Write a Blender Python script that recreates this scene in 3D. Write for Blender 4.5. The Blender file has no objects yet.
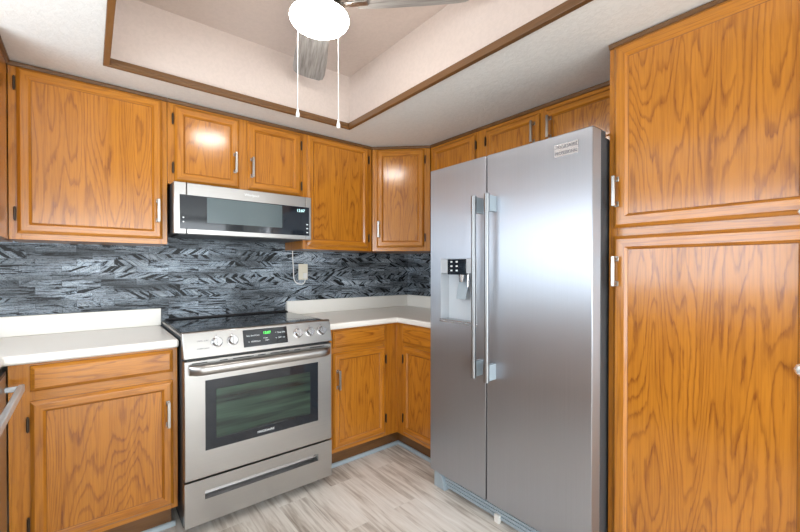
import bpy, bmesh, math, random
from mathutils import Vector, Matrix
R = math.radians
PI = math.pi
C = bpy.context.scene.collection
scn = bpy.context.scene

# ---------------------------------------------------------------- camera, world, lights, exposure
F_PX, CX, CY = 385.85, 401.52, 271.6
cam_d = bpy.data.cameras.new('camera')
cam = bpy.data.objects.new('camera', cam_d); C.objects.link(cam)
cam.location = (0, 0, 1.2468)
cam.rotation_euler = (R(90 - 0.4646), 0, R(-38.96))
cam_d.sensor_fit = 'HORIZONTAL'; cam_d.sensor_width = 36
cam_d.lens = F_PX * 36 / 800
cam_d.shift_x = (400 - CX) / 800; cam_d.shift_y = (CY - 266) / 800
cam_d.clip_start = 0.02
scn.camera = cam

w = bpy.data.worlds.new('sky'); scn.world = w; w.use_nodes = True
w.node_tree.nodes['Background'].inputs[0].default_value = (0.80, 0.90, 1.0, 1)
w.node_tree.nodes['Background'].inputs[1].default_value = 1.0

def area(name, loc, rot, sx, sy, power, col):
    l = bpy.data.lights.new(name, 'AREA'); l.shape = 'RECTANGLE'; l.size = sx; l.size_y = sy
    l.energy = power; l.color = col
    o = bpy.data.objects.new(name, l); C.objects.link(o); o.location = loc; o.rotation_euler = rot
    return o
# daylight through the window over the sink (left wall) and through the wide patio opening behind the camera
area('daylight_left', (-1.06, 1.15, 1.44), (0, R(-90), 0), 0.86, 1.70, 27, (0.80, 0.90, 1.0))
area('daylight_rear', (0.6, -3.15, 1.15), (R(90), 0, 0), 3.2, 2.0, 102, (0.90, 0.96, 1.0))
area('added_fill_right', (2.38, -1.40, 1.45), (0, R(90), 0), 1.0, 1.50, 30, (0.90, 0.95, 1.0))  # added fill from the right, brightens the left cabinet faces
FAN_LIGHT = 25.0
vs = scn.view_settings
scn.display_settings.display_device = 'sRGB'
vs.view_transform = 'Standard'; vs.look = 'None'; vs.gamma = 1; vs.use_curve_mapping = False
vs.exposure = 0.58

# ---------------------------------------------------------------- node helpers
def newmat(name):
    m = bpy.data.materials.new(name); m.use_nodes = True
    nt = m.node_tree; b = nt.nodes['Principled BSDF']
    return m, nt, b
def N(nt, t, **kw):
    n = nt.nodes.new(t)
    for k, v in kw.items(): setattr(n, k, v)
    return n
def L(nt, a, b): nt.links.new(a, b)
def mth(nt, op, a, b=None, c=None):
    n = N(nt, 'ShaderNodeMath', operation=op)
    for i, v in enumerate((a, b, c)):
        if v is None: continue
        if isinstance(v, (int, float)): n.inputs[i].default_value = v
        else: L(nt, v, n.inputs[i])
    return n.outputs[0]
def ramp(nt, fac, stops, interp='LINEAR'):
    n = N(nt, 'ShaderNodeValToRGB'); cr = n.color_ramp; cr.interpolation = interp
    while len(cr.elements) > 1: cr.elements.remove(cr.elements[-1])
    cr.elements[0].position = stops[0][0]; cr.elements[0].color = (*stops[0][1], 1)
    for p, c in stops[1:]:
        e = cr.elements.new(p); e.color = (*c, 1)
    L(nt, fac, n.inputs[0]); return n.outputs[0]
def mixc(nt, fac, a, b, mode='MIX'):
    n = N(nt, 'ShaderNodeMix', data_type='RGBA', blend_type=mode)
    for i, v in ((0, fac), (6, a), (7, b)):
        if isinstance(v, (int, float)): n.inputs[i].default_value = v
        elif isinstance(v, tuple): n.inputs[i].default_value = (*v, 1)
        else: L(nt, v, n.inputs[i])
    return n.outputs[2]
def noise(nt, vec, scale, detail=3, rough=0.5, dist=0.0):
    n = N(nt, 'ShaderNodeTexNoise'); n.inputs['Scale'].default_value = scale
    n.inputs['Detail'].default_value = detail; n.inputs['Roughness'].default_value = rough
    n.inputs['Distortion'].default_value = dist
    L(nt, vec, n.inputs['Vector']); return n.outputs[0]
def mapping(nt, vec, scale=(1, 1, 1), rot=(0, 0, 0), loc=(0, 0, 0)):
    n = N(nt, 'ShaderNodeMapping')
    n.inputs['Scale'].default_value = scale; n.inputs['Rotation'].default_value = rot; n.inputs['Location'].default_value = loc
    L(nt, vec, n.inputs['Vector']); return n.outputs[0]
def bump(nt, b, h, strength, dist=0.002):
    n = N(nt, 'ShaderNodeBump'); n.inputs['Strength'].default_value = strength; n.inputs['Distance'].default_value = dist
    L(nt, h, n.inputs['Height']); L(nt, n.outputs[0], b.inputs['Normal'])
def plain(name, col, rough=0.5, metal=0.0, **kw):
    m, nt, b = newmat(name)
    b.inputs['Base Color'].default_value = (*col, 1); b.inputs['Roughness'].default_value = rough
    b.inputs['Metallic'].default_value = metal
    for k, v in kw.items(): b.inputs[k].default_value = v
    return m

def oak(name, vertical=True, rings=11.0, light=(0.50, 0.186, 0.017), dark=(0.18, 0.045, 0.006), cathedral=0.75, rough=0.30, nscale=2.6, stretch=0.16):
    m, nt, b = newmat(name)
    tc = N(nt, 'ShaderNodeTexCoord'); oi = N(nt, 'ShaderNodeObjectInfo')
    off = N(nt, 'ShaderNodeVectorMath', operation='SCALE'); off.inputs[0].default_value = (37.1, 11.3, 53.7)
    L(nt, oi.outputs['Random'], off.inputs['Scale'])
    st = (1.0, 1.0, stretch) if vertical else (stretch, 1.0, 1.0)
    base = mapping(nt, tc.outputs['Object'], scale=st)
    add = N(nt, 'ShaderNodeVectorMath', operation='ADD'); L(nt, base, add.inputs[0]); L(nt, off.outputs[0], add.inputs[1])
    v = add.outputs[0]
    fld = noise(nt, v, nscale, 2.5, 0.45, 0.15)
    jag = noise(nt, mapping(nt, tc.outputs['Object'], scale=(120, 120, 16) if vertical else (16, 120, 120)), 1.0, 2)
    band = mth(nt, 'FRACT', mth(nt, 'ADD', mth(nt, 'MULTIPLY', fld, rings), mth(nt, 'MULTIPLY', jag, 0.55)))
    line = ramp(nt, band, [(0.0, (1.0,) * 3), (0.12, (0.65,) * 3), (0.26, (0.08,) * 3), (0.82, (0.0,) * 3), (0.93, (0.30,) * 3), (1.0, (1.0,) * 3)])
    fs = (170, 170, 5) if vertical else (5, 170, 170)
    fine = mapping(nt, tc.outputs['Object'], scale=fs)
    add2 = N(nt, 'ShaderNodeVectorMath', operation='ADD'); L(nt, fine, add2.inputs[0]); L(nt, off.outputs[0], add2.inputs[1])
    fib = noise(nt, add2.outputs[0], 1.0, 3, 0.6)
    fibr = ramp(nt, fib, [(0.44, (0.0,) * 3), (0.66, (1.0,) * 3)])
    ms = (30, 30, 1.5) if vertical else (1.5, 30, 30)
    med = mapping(nt, tc.outputs['Object'], scale=ms)
    medn = noise(nt, med, 1.0, 2, 0.5)
    brk = noise(nt, mapping(nt, tc.outputs['Object'], scale=(60, 60, 8) if vertical else (8, 60, 60)), 1.0, 2)
    lf = mth(nt, 'MULTIPLY', line, mth(nt, 'MULTIPLY_ADD', brk, 1.2, 0.25))
    fac = mth(nt, 'ADD', mth(nt, 'MULTIPLY', lf, cathedral), mth(nt, 'MULTIPLY', fibr, 0.34))
    fac = mth(nt, 'ADD', fac, mth(nt, 'MULTIPLY_ADD', medn, 0.5, -0.2))
    fc = N(nt, 'ShaderNodeClamp'); L(nt, fac, fc.inputs[0])
    col = mixc(nt, fc.outputs[0], light, dark)
    # honey to red tone wander from board to board
    tone = noise(nt, v, 0.9, 1)
    col = mixc(nt, mth(nt, 'MULTIPLY', tone, 0.45), col, mixc(nt, 0.5, col, (0.58, 0.23, 0.018), 'MIX'))
    L(nt, col, b.inputs['Base Color'])
    b.inputs['Roughness'].default_value = rough
    b.inputs['Specular IOR Level'].default_value = 0.2
    b.inputs['Coat Weight'].default_value = 0.9; b.inputs['Coat Roughness'].default_value = 0.15
    bump(nt, b, fc.outputs[0], 0.12, -0.0008)
    return m

M = {}
M['oak_v'] = oak('oak_vertical_grain', True, 20.0, cathedral=0.42, nscale=6, stretch=0.06)
M['oak_h'] = oak('oak_horizontal_grain', False, 20.0, cathedral=0.42, nscale=6, stretch=0.06)
M['oak_panel'] = oak('oak_cathedral_panel', True, 34.0, cathedral=0.68, nscale=5.0, stretch=0.12)
M['oak_panel_h'] = oak('oak_drawer_grain', False, 20.0, cathedral=0.72, nscale=6.0, stretch=0.12)
M['oak_dark'] = oak('walnut_stained_trim', False, 6.0, light=(0.105, 0.055, 0.028), dark=(0.045, 0.022, 0.011), cathedral=0.5, rough=0.5)
M['oak_edge'] = oak('stained_edge_shaded_groove', True, 9.0, light=(0.20, 0.070, 0.014), dark=(0.10, 0.032, 0.007), rough=0.4)  # dark stain on door edges, plus shade painted into the bead groove
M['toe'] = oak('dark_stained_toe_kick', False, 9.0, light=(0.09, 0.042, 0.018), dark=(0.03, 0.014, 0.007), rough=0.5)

def steel(name, col=(0.60, 0.60, 0.61), rough=0.27, vertical=True, aniso=0.0, tan=(0, 1, 0)):
    m, nt, b = newmat(name)
    tc = N(nt, 'ShaderNodeTexCoord')
    sc = (400, 400, 2) if vertical else (2, 2, 400)
    n1 = noise(nt, mapping(nt, tc.outputs['Object'], scale=sc), 1.0, 2)
    sm = noise(nt, tc.outputs['Object'], 3.0, 3)
    r = mth(nt, 'ADD', mth(nt, 'MULTIPLY_ADD', n1, 0.10, rough - 0.05), mth(nt, 'MULTIPLY_ADD', sm, 0.10, -0.05))
    L(nt, r, b.inputs['Roughness'])
    c = mixc(nt, n1, tuple(x * 0.93 for x in col), tuple(min(1, x * 1.07) for x in col))
    L(nt, c, b.inputs['Base Color'])
    b.inputs['Metallic'].default_value = 1.0
    bump(nt, b, n1, 0.03, 0.0005)
    if aniso:
        b.inputs['Anisotropic'].default_value = aniso
        cv = N(nt, 'ShaderNodeCombineXYZ')
        for i in range(3): cv.inputs[i].default_value = tan[i]
        L(nt, cv.outputs[0], b.inputs['Tangent'])
    return m
M['steel_v'] = steel('brushed_steel_vertical', (0.43, 0.455, 0.50), 0.31, True)
M['steel_h'] = steel('brushed_steel_horizontal', (0.42, 0.41, 0.395), 0.32, False)
M['fridge_steel'] = steel('refrigerator_brushed_steel', (0.44, 0.465, 0.51), 0.41, True, 0.85, (0, 1, 0))
M['bar_steel'] = steel('brushed_handle_steel', (0.29, 0.30, 0.31), 0.36, True)
M['dispenser'] = plain('silver_dispenser_plastic', (0.60, 0.64, 0.68), 0.3, 0.35)
M['nickel'] = steel('satin_nickel', (0.40, 0.385, 0.36), 0.28, True)
M['bright_steel'] = plain('bright_steel', (0.50, 0.50, 0.51), 0.25, 1.0)
M['bronze'] = plain('dark_bronze', (0.07, 0.05, 0.035), 0.4, 0.8)
M['black_glass'] = plain('black_glass', (0.008, 0.012, 0.018), 0.06)
M['black'] = plain('black_plastic', (0.015, 0.016, 0.018), 0.4)
M['dark_case'] = plain('dark_grey_case', (0.055, 0.062, 0.07), 0.5)
M['white_plastic'] = plain('white_plastic', (0.80, 0.79, 0.76), 0.35)
M['almond'] = plain('almond_plastic', (0.72, 0.67, 0.55), 0.4)
M['grey_plastic'] = plain('pale_blue_grey_plastic', (0.36, 0.43, 0.48), 0.35)
M['white_print'] = plain('white_print', (0.75, 0.78, 0.78), 0.5)
M['dark_print'] = plain('dark_print', (0.10, 0.10, 0.11), 0.5)
M['wall_paint'] = plain('wall_paint', (0.72, 0.70, 0.65), 0.7)
M['frame_white'] = plain('white_window_frame', (0.8, 0.8, 0.78), 0.4)

def ceiling_mat(name, col, s):
    m, nt, b = newmat(name)
    tc = N(nt, 'ShaderNodeTexCoord')
    n1 = noise(nt, mapping(nt, tc.outputs['Object'], scale=(1, 1, 1)), 55, 4, 0.6, 0.6)
    r = ramp(nt, n1, [(0.42, (0,) * 3), (0.56, (1,) * 3)])
    L(nt, mixc(nt, r, tuple(c * 0.96 for c in col), col), b.inputs['Base Color'])
    b.inputs['Roughness'].default_value = 0.75
    bump(nt, b, r, s, 0.003)
    return m
M['ceiling'] = ceiling_mat('textured_ceiling_paint', (0.74, 0.73, 0.70), 0.22)
M['tray'] = ceiling_mat('beige_tray_paint', (0.63, 0.53, 0.47), 0.10)

def counter_mat():
    m, nt, b = newmat('cream_solid_surface')
    tc = N(nt, 'ShaderNodeTexCoord')
    n1 = noise(nt, tc.outputs['Object'], 260, 2)
    L(nt, mixc(nt, n1, (0.83, 0.80, 0.74), (0.88, 0.86, 0.81)), b.inputs['Base Color'])
    b.inputs['Roughness'].default_value = 0.28
    return m
M['counter'] = counter_mat()

def tile_mat():
    m, nt, b = newmat('slate_strip_tile')
    tc = N(nt, 'ShaderNodeTexCoord')
    sx = N(nt, 'ShaderNodeSeparateXYZ'); L(nt, tc.outputs['Object'], sx.inputs[0])
    u = mth(nt, 'SUBTRACT', sx.outputs[0], sx.outputs[1]); z = sx.outputs[2]
    cb = N(nt, 'ShaderNodeCombineXYZ'); L(nt, u, cb.inputs[0]); L(nt, z, cb.inputs[1])
    br = N(nt, 'ShaderNodeTexBrick'); br.offset = 0.37; br.squash = 1.6; br.squash_frequency = 3; br.offset_frequency = 2
    L(nt, cb.outputs[0], br.inputs['Vector'])
    br.inputs['Color1'].default_value = (0, 0, 0, 1); br.inputs['Color2'].default_value = (1, 1, 1, 1)
    br.inputs['Mortar'].default_value = (0.5, 0.5, 0.5, 1)
    br.inputs['Scale'].default_value = 1.0; br.inputs['Mortar Size'].default_value = 0.0007
    br.inputs['Brick Width'].default_value = 0.16; br.inputs['Row Height'].default_value = 0.036
    rv = N(nt, 'ShaderNodeSeparateColor'); L(nt, br.outputs['Color'], rv.inputs[0]); r = rv.outputs[0]
    # each strip has its veins slanted its own way
    k = ramp(nt, r, [(0.0, (0.0,) * 3), (0.16, (0.30,) * 3), (0.34, (0.74,) * 3), (0.52, (0.24,) * 3), (0.68, (0.80,) * 3), (0.86, (1.0,) * 3)], 'CONSTANT')
    kk = N(nt, 'ShaderNodeSeparateColor'); L(nt, k, kk.inputs[0])
    shear = mth(nt, 'MULTIPLY_ADD', kk.outputs[0], 5.0, -2.5)
    wob = noise(nt, cb.outputs[0], 9.0, 2)
    us = mth(nt, 'ADD', mth(nt, 'MULTIPLY_ADD', z, shear, u), mth(nt, 'MULTIPLY', wob, 0.03))
    cc = N(nt, 'ShaderNodeCombineXYZ')
    L(nt, mth(nt, 'MULTIPLY', us, 30.0), cc.inputs[0]); L(nt, mth(nt, 'MULTIPLY', z, 4.0), cc.inputs[1])
    L(nt, mth(nt, 'MULTIPLY', r, 91.0), cc.inputs[2])
    f1 = noise(nt, cc.outputs[0], 1.0, 2, 0.5, 0.05)
    # long horizontal grain
    ch = N(nt, 'ShaderNodeCombineXYZ')
    L(nt, mth(nt, 'MULTIPLY', u, 7.0), ch.inputs[0]); L(nt, mth(nt, 'MULTIPLY', z, 130.0), ch.inputs[1]); L(nt, mth(nt, 'MULTIPLY', r, 33.0), ch.inputs[2])
    f2 = noise(nt, ch.outputs[0], 1.0, 3, 0.65, 0.6)
    fine = noise(nt, cb.outputs[0], 190, 3, 0.7)
    hz = ramp(nt, noise(nt, mapping(nt, cb.outputs[0], scale=(3, 14, 1)), 1.0, 1), [(0.44, (0,) * 3), (0.56, (1,) * 3)])
    hzs = N(nt, 'ShaderNodeSeparateColor'); L(nt, hz, hzs.inputs[0])
    mx = N(nt, 'ShaderNodeMix'); mx.data_type = 'FLOAT'
    L(nt, hzs.outputs[0], mx.inputs[0]); L(nt, f1, mx.inputs[2]); L(nt, f2, mx.inputs[3])
    val = mth(nt, 'ADD', mx.outputs[0], mth(nt, 'MULTIPLY_ADD', fine, 0.30, -0.15))
    col = ramp(nt, val, [(0.40, (0.003, 0.004, 0.005)), (0.445, (0.006, 0.008, 0.011)), (0.455, (0.17, 0.21, 0.25)), (0.52, (0.28, 0.335, 0.39)), (0.545, (0.48, 0.53, 0.58)), (0.56, (0.02, 0.026, 0.034)), (0.575, (0.02, 0.026, 0.034)), (0.59, (0.22, 0.26, 0.30)), (0.68, (0.40, 0.45, 0.50))])
    # cloudy darker and lighter areas in the print
    cl = ramp(nt, noise(nt, mapping(nt, cb.outputs[0], scale=(2.5, 10, 1)), 1.0, 2), [(0.36, (0.35,) * 3), (0.62, (1.25,) * 3)])
    col = mixc(nt, 1.0, col, cl, 'MULTIPLY')
    own = mth(nt, 'MULTIPLY_ADD', mth(nt, 'FRACT', mth(nt, 'MULTIPLY', r, 17.3)), 0.85, 0.55)
    oc = N(nt, 'ShaderNodeCombineColor')
    for i in range(3): L(nt, own, oc.inputs[i])
    col = mixc(nt, 1.0, col, oc.outputs[0], 'MULTIPLY')
    col = mixc(nt, br.outputs['Fac'], col, (0.02, 0.025, 0.03))
    L(nt, col, b.inputs['Base Color'])
    b.inputs['Roughness'].default_value = 0.45; b.inputs['Specular IOR Level'].default_value = 0.3
    bump(nt, b, val, 0.12, 0.001)
    return m
M['tile'] = tile_mat()

def floor_mat():
    m, nt, b = newmat('greige_wood_look_planks')
    tc = N(nt, 'ShaderNodeTexCoord')
    sx = N(nt, 'ShaderNodeSeparateXYZ'); L(nt, tc.outputs['Object'], sx.inputs[0])
    cb = N(nt, 'ShaderNodeCombineXYZ')
    L(nt, mth(nt, 'ADD', sx.outputs[1], 10.0), cb.inputs[0]); L(nt, mth(nt, 'ADD', sx.outputs[0], 10.03), cb.inputs[1])
    br = N(nt, 'ShaderNodeTexBrick'); br.offset = 0.42; br.offset_frequency = 2
    L(nt, cb.outputs[0], br.inputs['Vector'])
    br.inputs['Color1'].default_value = (0, 0, 0, 1); br.inputs['Color2'].default_value = (1, 1, 1, 1); br.inputs['Mortar'].default_value = (0.5, 0.5, 0.5, 1)
    br.inputs['Scale'].default_value = 1.0; br.inputs['Mortar Size'].default_value = 0.0016
    br.inputs['Brick Width'].default_value = 0.92; br.inputs['Row Height'].default_value = 0.152
    rv = N(nt, 'ShaderNodeSeparateColor'); L(nt, br.outputs['Color'], rv.inputs[0])
    cg = N(nt, 'ShaderNodeCombineXYZ')
    L(nt, mth(nt, 'MULTIPLY', sx.outputs[1], 3.0), cg.inputs[0]); L(nt, mth(nt, 'MULTIPLY', sx.outputs[0], 38), cg.inputs[1])
    L(nt, mth(nt, 'MULTIPLY', rv.outputs[0], 40), cg.inputs[2])
    g = noise(nt, cg.outputs[0], 1.0, 4, 0.6, 0.7)
    cl = N(nt, 'ShaderNodeCombineXYZ')
    L(nt, mth(nt, 'MULTIPLY', sx.outputs[1], 1.6), cl.inputs[0]); L(nt, mth(nt, 'MULTIPLY', sx.outputs[0], 7), cl.inputs[1])
    L(nt, mth(nt, 'MULTIPLY', rv.outputs[0], 25), cl.inputs[2])
    g2 = noise(nt, cl.outputs[0], 1.0, 3, 0.6)
    v = mth(nt, 'ADD', mth(nt, 'MULTIPLY', g, 0.55), mth(nt, 'MULTIPLY', g2, 0.45))
    v = mth(nt, 'ADD', v, mth(nt, 'MULTIPLY_ADD', rv.outputs[0], 0.10, -0.05))
    col = ramp(nt, v, [(0.32, (0.34, 0.285, 0.235)), (0.41, (0.54, 0.48, 0.42)), (0.50, (0.75, 0.70, 0.64)), (0.62, (0.86, 0.82, 0.77))])
    col = mixc(nt, br.outputs['Fac'], col, (0.72, 0.69, 0.64))
    L(nt, col, b.inputs['Base Color'])
    b.inputs['Roughness'].default_value = 0.45
    bump(nt, b, g, 0.08, 0.001)
    return m
M['floor'] = floor_mat()

def cooktop_mat():
    m, nt, b = newmat('ceramic_cooktop_glass')
    b.inputs['Base Color'].default_value = (0.012, 0.013, 0.015, 1); b.inputs['Roughness'].default_value = 0.07
    return m
M['cooktop'] = cooktop_mat()
def blade_mat():
    m, nt, b = newmat('weathered_grey_blade')
    tc = N(nt, 'ShaderNodeTexCoord')
    n1 = noise(nt, mapping(nt, tc.outputs['Object'], scale=(5, 90, 10)), 1.0, 3, 0.6)
    L(nt, ramp(nt, n1, [(0.3, (0.20, 0.185, 0.17)), (0.7, (0.46, 0.44, 0.41))]), b.inputs['Base Color'])
    b.inputs['Roughness'].default_value = 0.55
    return m
M['blade'] = blade_mat()
def emis(name, col, s):
    m, nt, b = newmat(name)
    b.inputs['Base Color'].default_value = (*col, 1)
    b.inputs['Emission Color'].default_value = (*col, 1); b.inputs['Emission Strength'].default_value = s
    return m
M['lamp'] = emis('lit_frosted_bowl', (1.0, 0.97, 0.92), FAN_LIGHT)
M['green_digits'] = emis('green_clock_digits', (0.10, 0.95, 0.12), 1.3)
M['pale_digits'] = emis('pale_clock_digits', (0.55, 0.85, 0.85), 0.9)

def oven_glass():
    m, nt, b = newmat('oven_window_glass')
    tc = N(nt, 'ShaderNodeTexCoord')
    n1 = noise(nt, mapping(nt, tc.outputs['Object'], scale=(1.5, 1, 22), rot=(0, 0.12, 0)), 1.0, 3, 0.6)
    L(nt, ramp(nt, n1, [(0.38, (0.010, 0.016, 0.016)), (0.62, (0.035, 0.07, 0.048))]), b.inputs['Base Color'])  # green streaks paint blurred reflections and rack glimpses into the colour
    b.inputs['Roughness'].default_value = 0.10
    return m
M['oven_glass'] = oven_glass()
def mesh_screen():
    m, nt, b = newmat('microwave_mesh_screen')
    tc = N(nt, 'ShaderNodeTexCoord')
    n = N(nt, 'ShaderNodeTexVoronoi'); n.inputs['Scale'].default_value = 260
    n.inputs['Randomness'].default_value = 0
    L(nt, tc.outputs['Object'], n.inputs['Vector'])
    L(nt, ramp(nt, n.outputs['Distance'], [(0.25, (0.02, 0.03, 0.035)), (0.4, (0.11, 0.15, 0.16))]), b.inputs['Base Color'])
    b.inputs['Roughness'].default_value = 0.18
    return m
M['mesh_screen'] = mesh_screen()
def crystal():
    m, nt, b = newmat('clear_faceted_glass')
    b.inputs['Base Color'].default_value = (0.85, 0.90, 0.93, 1); b.inputs['Roughness'].default_value = 0.05
    b.inputs['Metallic'].default_value = 0.7
    return m
M['crystal'] = crystal()
def pane():
    m, nt, b = newmat('window_pane')
    t = N(nt, 'ShaderNodeBsdfTransparent'); g = N(nt, 'ShaderNodeBsdfGlossy'); g.inputs['Roughness'].default_value = 0.02
    mx = N(nt, 'ShaderNodeMixShader'); mx.inputs[0].default_value = 0.06
    L(nt, t.outputs[0], mx.inputs[1]); L(nt, g.outputs[0], mx.inputs[2])
    L(nt, mx.outputs[0], nt.nodes['Material Output'].inputs[0])
    return m
M['pane'] = pane()

# ---------------------------------------------------------------- mesh helpers
class MB:
    def __init__(s): s.v = []; s.f = []; s.m = []; s.mats = []
    def mi(s, mat):
        if mat not in s.mats: s.mats.append(mat)
        return s.mats.index(mat)
    def box(s, x0, x1, y0, y1, z0, z1, mat):
        b = len(s.v); k = s.mi(mat)
        x0, x1 = min(x0, x1), max(x0, x1); y0, y1 = min(y0, y1), max(y0, y1); z0, z1 = min(z0, z1), max(z0, z1)
        s.v += [(x0, y0, z0), (x1, y0, z0), (x1, y1, z0), (x0, y1, z0), (x0, y0, z1), (x1, y0, z1), (x1, y1, z1), (x0, y1, z1)]
        for q in ((0, 3, 2, 1), (4, 5, 6, 7), (0, 1, 5, 4), (1, 2, 6, 5), (2, 3, 7, 6), (3, 0, 4, 7)):
            s.f.append(tuple(b + i for i in q)); s.m.append(k)
        return s
    def prism(s, pts, z0, z1, mat, axis='z'):
        # pts counter-clockwise; axis z: (x,y); axis x: (y,z) extruded along x
        b = len(s.v); n = len(pts); k = s.mi(mat)
        for z in (z0, z1):
            for p in pts:
                s.v.append((p[0], p[1], z) if axis == 'z' else (z, p[0], p[1]) if axis == 'x' else (p[0], z, p[1]))
        s.f.append(tuple(b + i for i in reversed(range(n)))); s.f.append(tuple(b + n + i for i in range(n)))
        for i in range(n):
            j = (i + 1) % n; s.f.append((b + i, b + j, b + n + j, b + n + i))
        s.m += [k] * (n + 2); return s
    def tube(s, p0, p1, r0, mat, r1=None, seg=20):
        r1 = r0 if r1 is None else r1
        p0 = Vector(p0); p1 = Vector(p1); d = (p1 - p0).normalized()
        a = d.orthogonal().normalized(); c = d.cross(a); b = len(s.v); k = s.mi(mat)
        for p, r in ((p0, r0), (p1, r1)):
            for i in range(seg):
                t = 2 * PI * i / seg; s.v.append(tuple(p + a * r * math.cos(t) + c * r * math.sin(t)))
        for i in range(seg):
            j = (i + 1) % seg; s.f.append((b + i, b + j, b + seg + j, b + seg + i)); s.m.append(k)
        s.f.append(tuple(b + i for i in reversed(range(seg)))); s.f.append(tuple(b + seg + i for i in range(seg))); s.m += [k, k]
        return s
    def lathe(s, prof, mat, seg=48, cx=0, cy=0):
        b = len(s.v); k = s.mi(mat)
        for r, z in prof:
            for i in range(seg):
                t = 2 * PI * i / seg; s.v.append((cx + r * math.cos(t), cy + r * math.sin(t), z))
        for q in range(len(prof) - 1):
            for i in range(seg):
                j = (i + 1) % seg
                s.f.append((b + q * seg + i, b + q * seg + j, b + (q + 1) * seg + j, b + (q + 1) * seg + i)); s.m.append(k)
        return s
    def sweep(s, pts, r, mat, seg=10, ry=None):
        for a, c in zip(pts[:-1], pts[1:]): s.tube(a, c, r, mat, seg=seg)
        return s
    def rings(s, x0, x1, z0, z1, prof, side_v, side_h, cap, back=True, edge=()):
        # concentric rectangular loops (inset, y); mitred frame with its own grain on stiles and rails
        kv, kh, kc = s.mi(side_v), s.mi(side_h), s.mi(cap); b = len(s.v)
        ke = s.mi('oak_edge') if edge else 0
        for d, y in prof:
            s.v += [(x0 + d, y, z0 + d), (x1 - d, y, z0 + d), (x1 - d, y, z1 - d), (x0 + d, y, z1 - d)]
        for q in range(len(prof) - 1):
            for i in range(4):
                j = (i + 1) % 4; a = b + q * 4
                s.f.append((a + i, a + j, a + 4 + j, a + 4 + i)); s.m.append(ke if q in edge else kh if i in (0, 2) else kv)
        e = b + (len(prof) - 1) * 4
        s.f.append((e, e + 1, e + 2, e + 3)); s.m.append(kc)
        if back: s.f.append((b + 3, b + 2, b + 1, b)); s.m.append(kc)
        return s
    def build(s, name, parent=None, bevel=0.0, smooth=False, loc=None, seg=2):
        me = bpy.data.meshes.new(name); me.from_pydata(s.v, [], s.f)
        for mt in s.mats: me.materials.append(M[mt])
        for p, k in zip(me.polygons, s.m): p.material_index = k
        bm = bmesh.new(); bm.from_mesh(me); bmesh.ops.recalc_face_normals(bm, faces=bm.faces); bm.to_mesh(me); bm.free()
        o = bpy.data.objects.new(name, me); C.objects.link(o)
        if parent is not None: o.parent = parent
        if loc: o.location = loc
        if bevel:
            md = o.modifiers.new('bevel', 'BEVEL'); md.width = bevel; md.segments = seg; md.limit_method = 'ANGLE'; md.angle_limit = R(40)
            for p in me.polygons: p.use_smooth = True
            me.set_sharp_from_angle(angle=R(35))
        elif smooth:
            for p in me.polygons: p.use_smooth = True
            me.set_sharp_from_angle(angle=R(40))
        return o
def tag(o, label=None, cat=None, group=None, kind=None):
    if label: o['label'] = label
    if cat: o['category'] = cat
    if group: o['group'] = group
    if kind: o['kind'] = kind
    return o
def empty(name, loc, rz, label, cat, group=None):
    o = bpy.data.objects.new(name, None); C.objects.link(o); o.location = loc; o.rotation_euler = (0, 0, rz)
    o.empty_display_size = 0.1
    return tag(o, label, cat, group)
def text(name, s, size, mat, parent, loc, rot, extrude=0.0004, align='CENTER', width=None):
    cu = bpy.data.curves.new(name, 'FONT'); cu.body = s; cu.size = size; cu.extrude = extrude
    cu.align_x = align; cu.align_y = 'CENTER'; cu.resolution_u = 3
    t = bpy.data.objects.new(name, cu); C.objects.link(t)
    bpy.context.view_layer.update()
    dg = bpy.context.evaluated_depsgraph_get()
    me = bpy.data.meshes.new_from_object(t.evaluated_get(dg))
    me.name = name; me.materials.clear(); me.materials.append(M[mat])
    if width:
        xs = [v.co.x for v in me.vertices]; k = width / (max(xs) - min(xs))
        for v in me.vertices: v.co.x *= k
    bpy.data.objects.remove(t, do_unlink=True); bpy.data.curves.remove(cu)
    o = bpy.data.objects.new(name, me); C.objects.link(o); o.parent = parent
    o.location = loc; o.rotation_euler = rot
    return o

# ---------------------------------------------------------------- room dimensions (metres, camera over x=0, y=0)
YW, XW, XL = 2.675, 2.236, -0.88       # back wall, right wall, left wall
YU, XU = 2.37, 1.9427                  # upper cabinet faces
YB, XC = 2.09, 1.6476                  # base cabinet faces
ZS, ZT = 2.15, 2.485                   # lowered ceiling, tray ceiling
REAR = -3.0
TX0, TX1, TY0, TY1 = 0.05, 1.315, -0.35, 2.16   # ceiling tray

def S(name, mb, **k): return tag(mb.build(name, **k), kind='structure')
S('floor', MB().box(XL - 0.1, XW + 0.1, REAR - 0.1, YW + 0.1, -0.05, 0, 'floor'))
S('wall_back', MB().box(XL - 0.1, XW + 0.1, YW, YW + 0.1, 0, 2.6, 'wall_paint'))
VY0, VY1, VZ0, VZ1 = -2.2, -0.6, 0.95, 1.98
S('wall_right', MB().box(XW, XW + 0.1, REAR, VY0, 0, 2.6, 'wall_paint').box(XW, XW + 0.1, VY1, YW, 0, 2.6, 'wall_paint')
  .box(XW, XW + 0.1, VY0, VY1, 0, VZ0, 'wall_paint').box(XW, XW + 0.1, VY0, VY1, VZ1, 2.6, 'wall_paint'))
WY0, WY1, WZ0, WZ1 = 0.30, 2.00, 1.04, 1.96
S('wall_left', MB().box(XL - 0.1, XL, REAR, WY0, 0, 2.6, 'wall_paint').box(XL - 0.1, XL, WY1, YW, 0, 2.6, 'wall_paint')
  .box(XL - 0.1, XL, WY0, WY1, 0, WZ0, 'wall_paint').box(XL - 0.1, XL, WY0, WY1, WZ1, 2.6, 'wall_paint'))
RX0, RX1, RZ1 = -0.8, 2.0, 2.1
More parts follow.
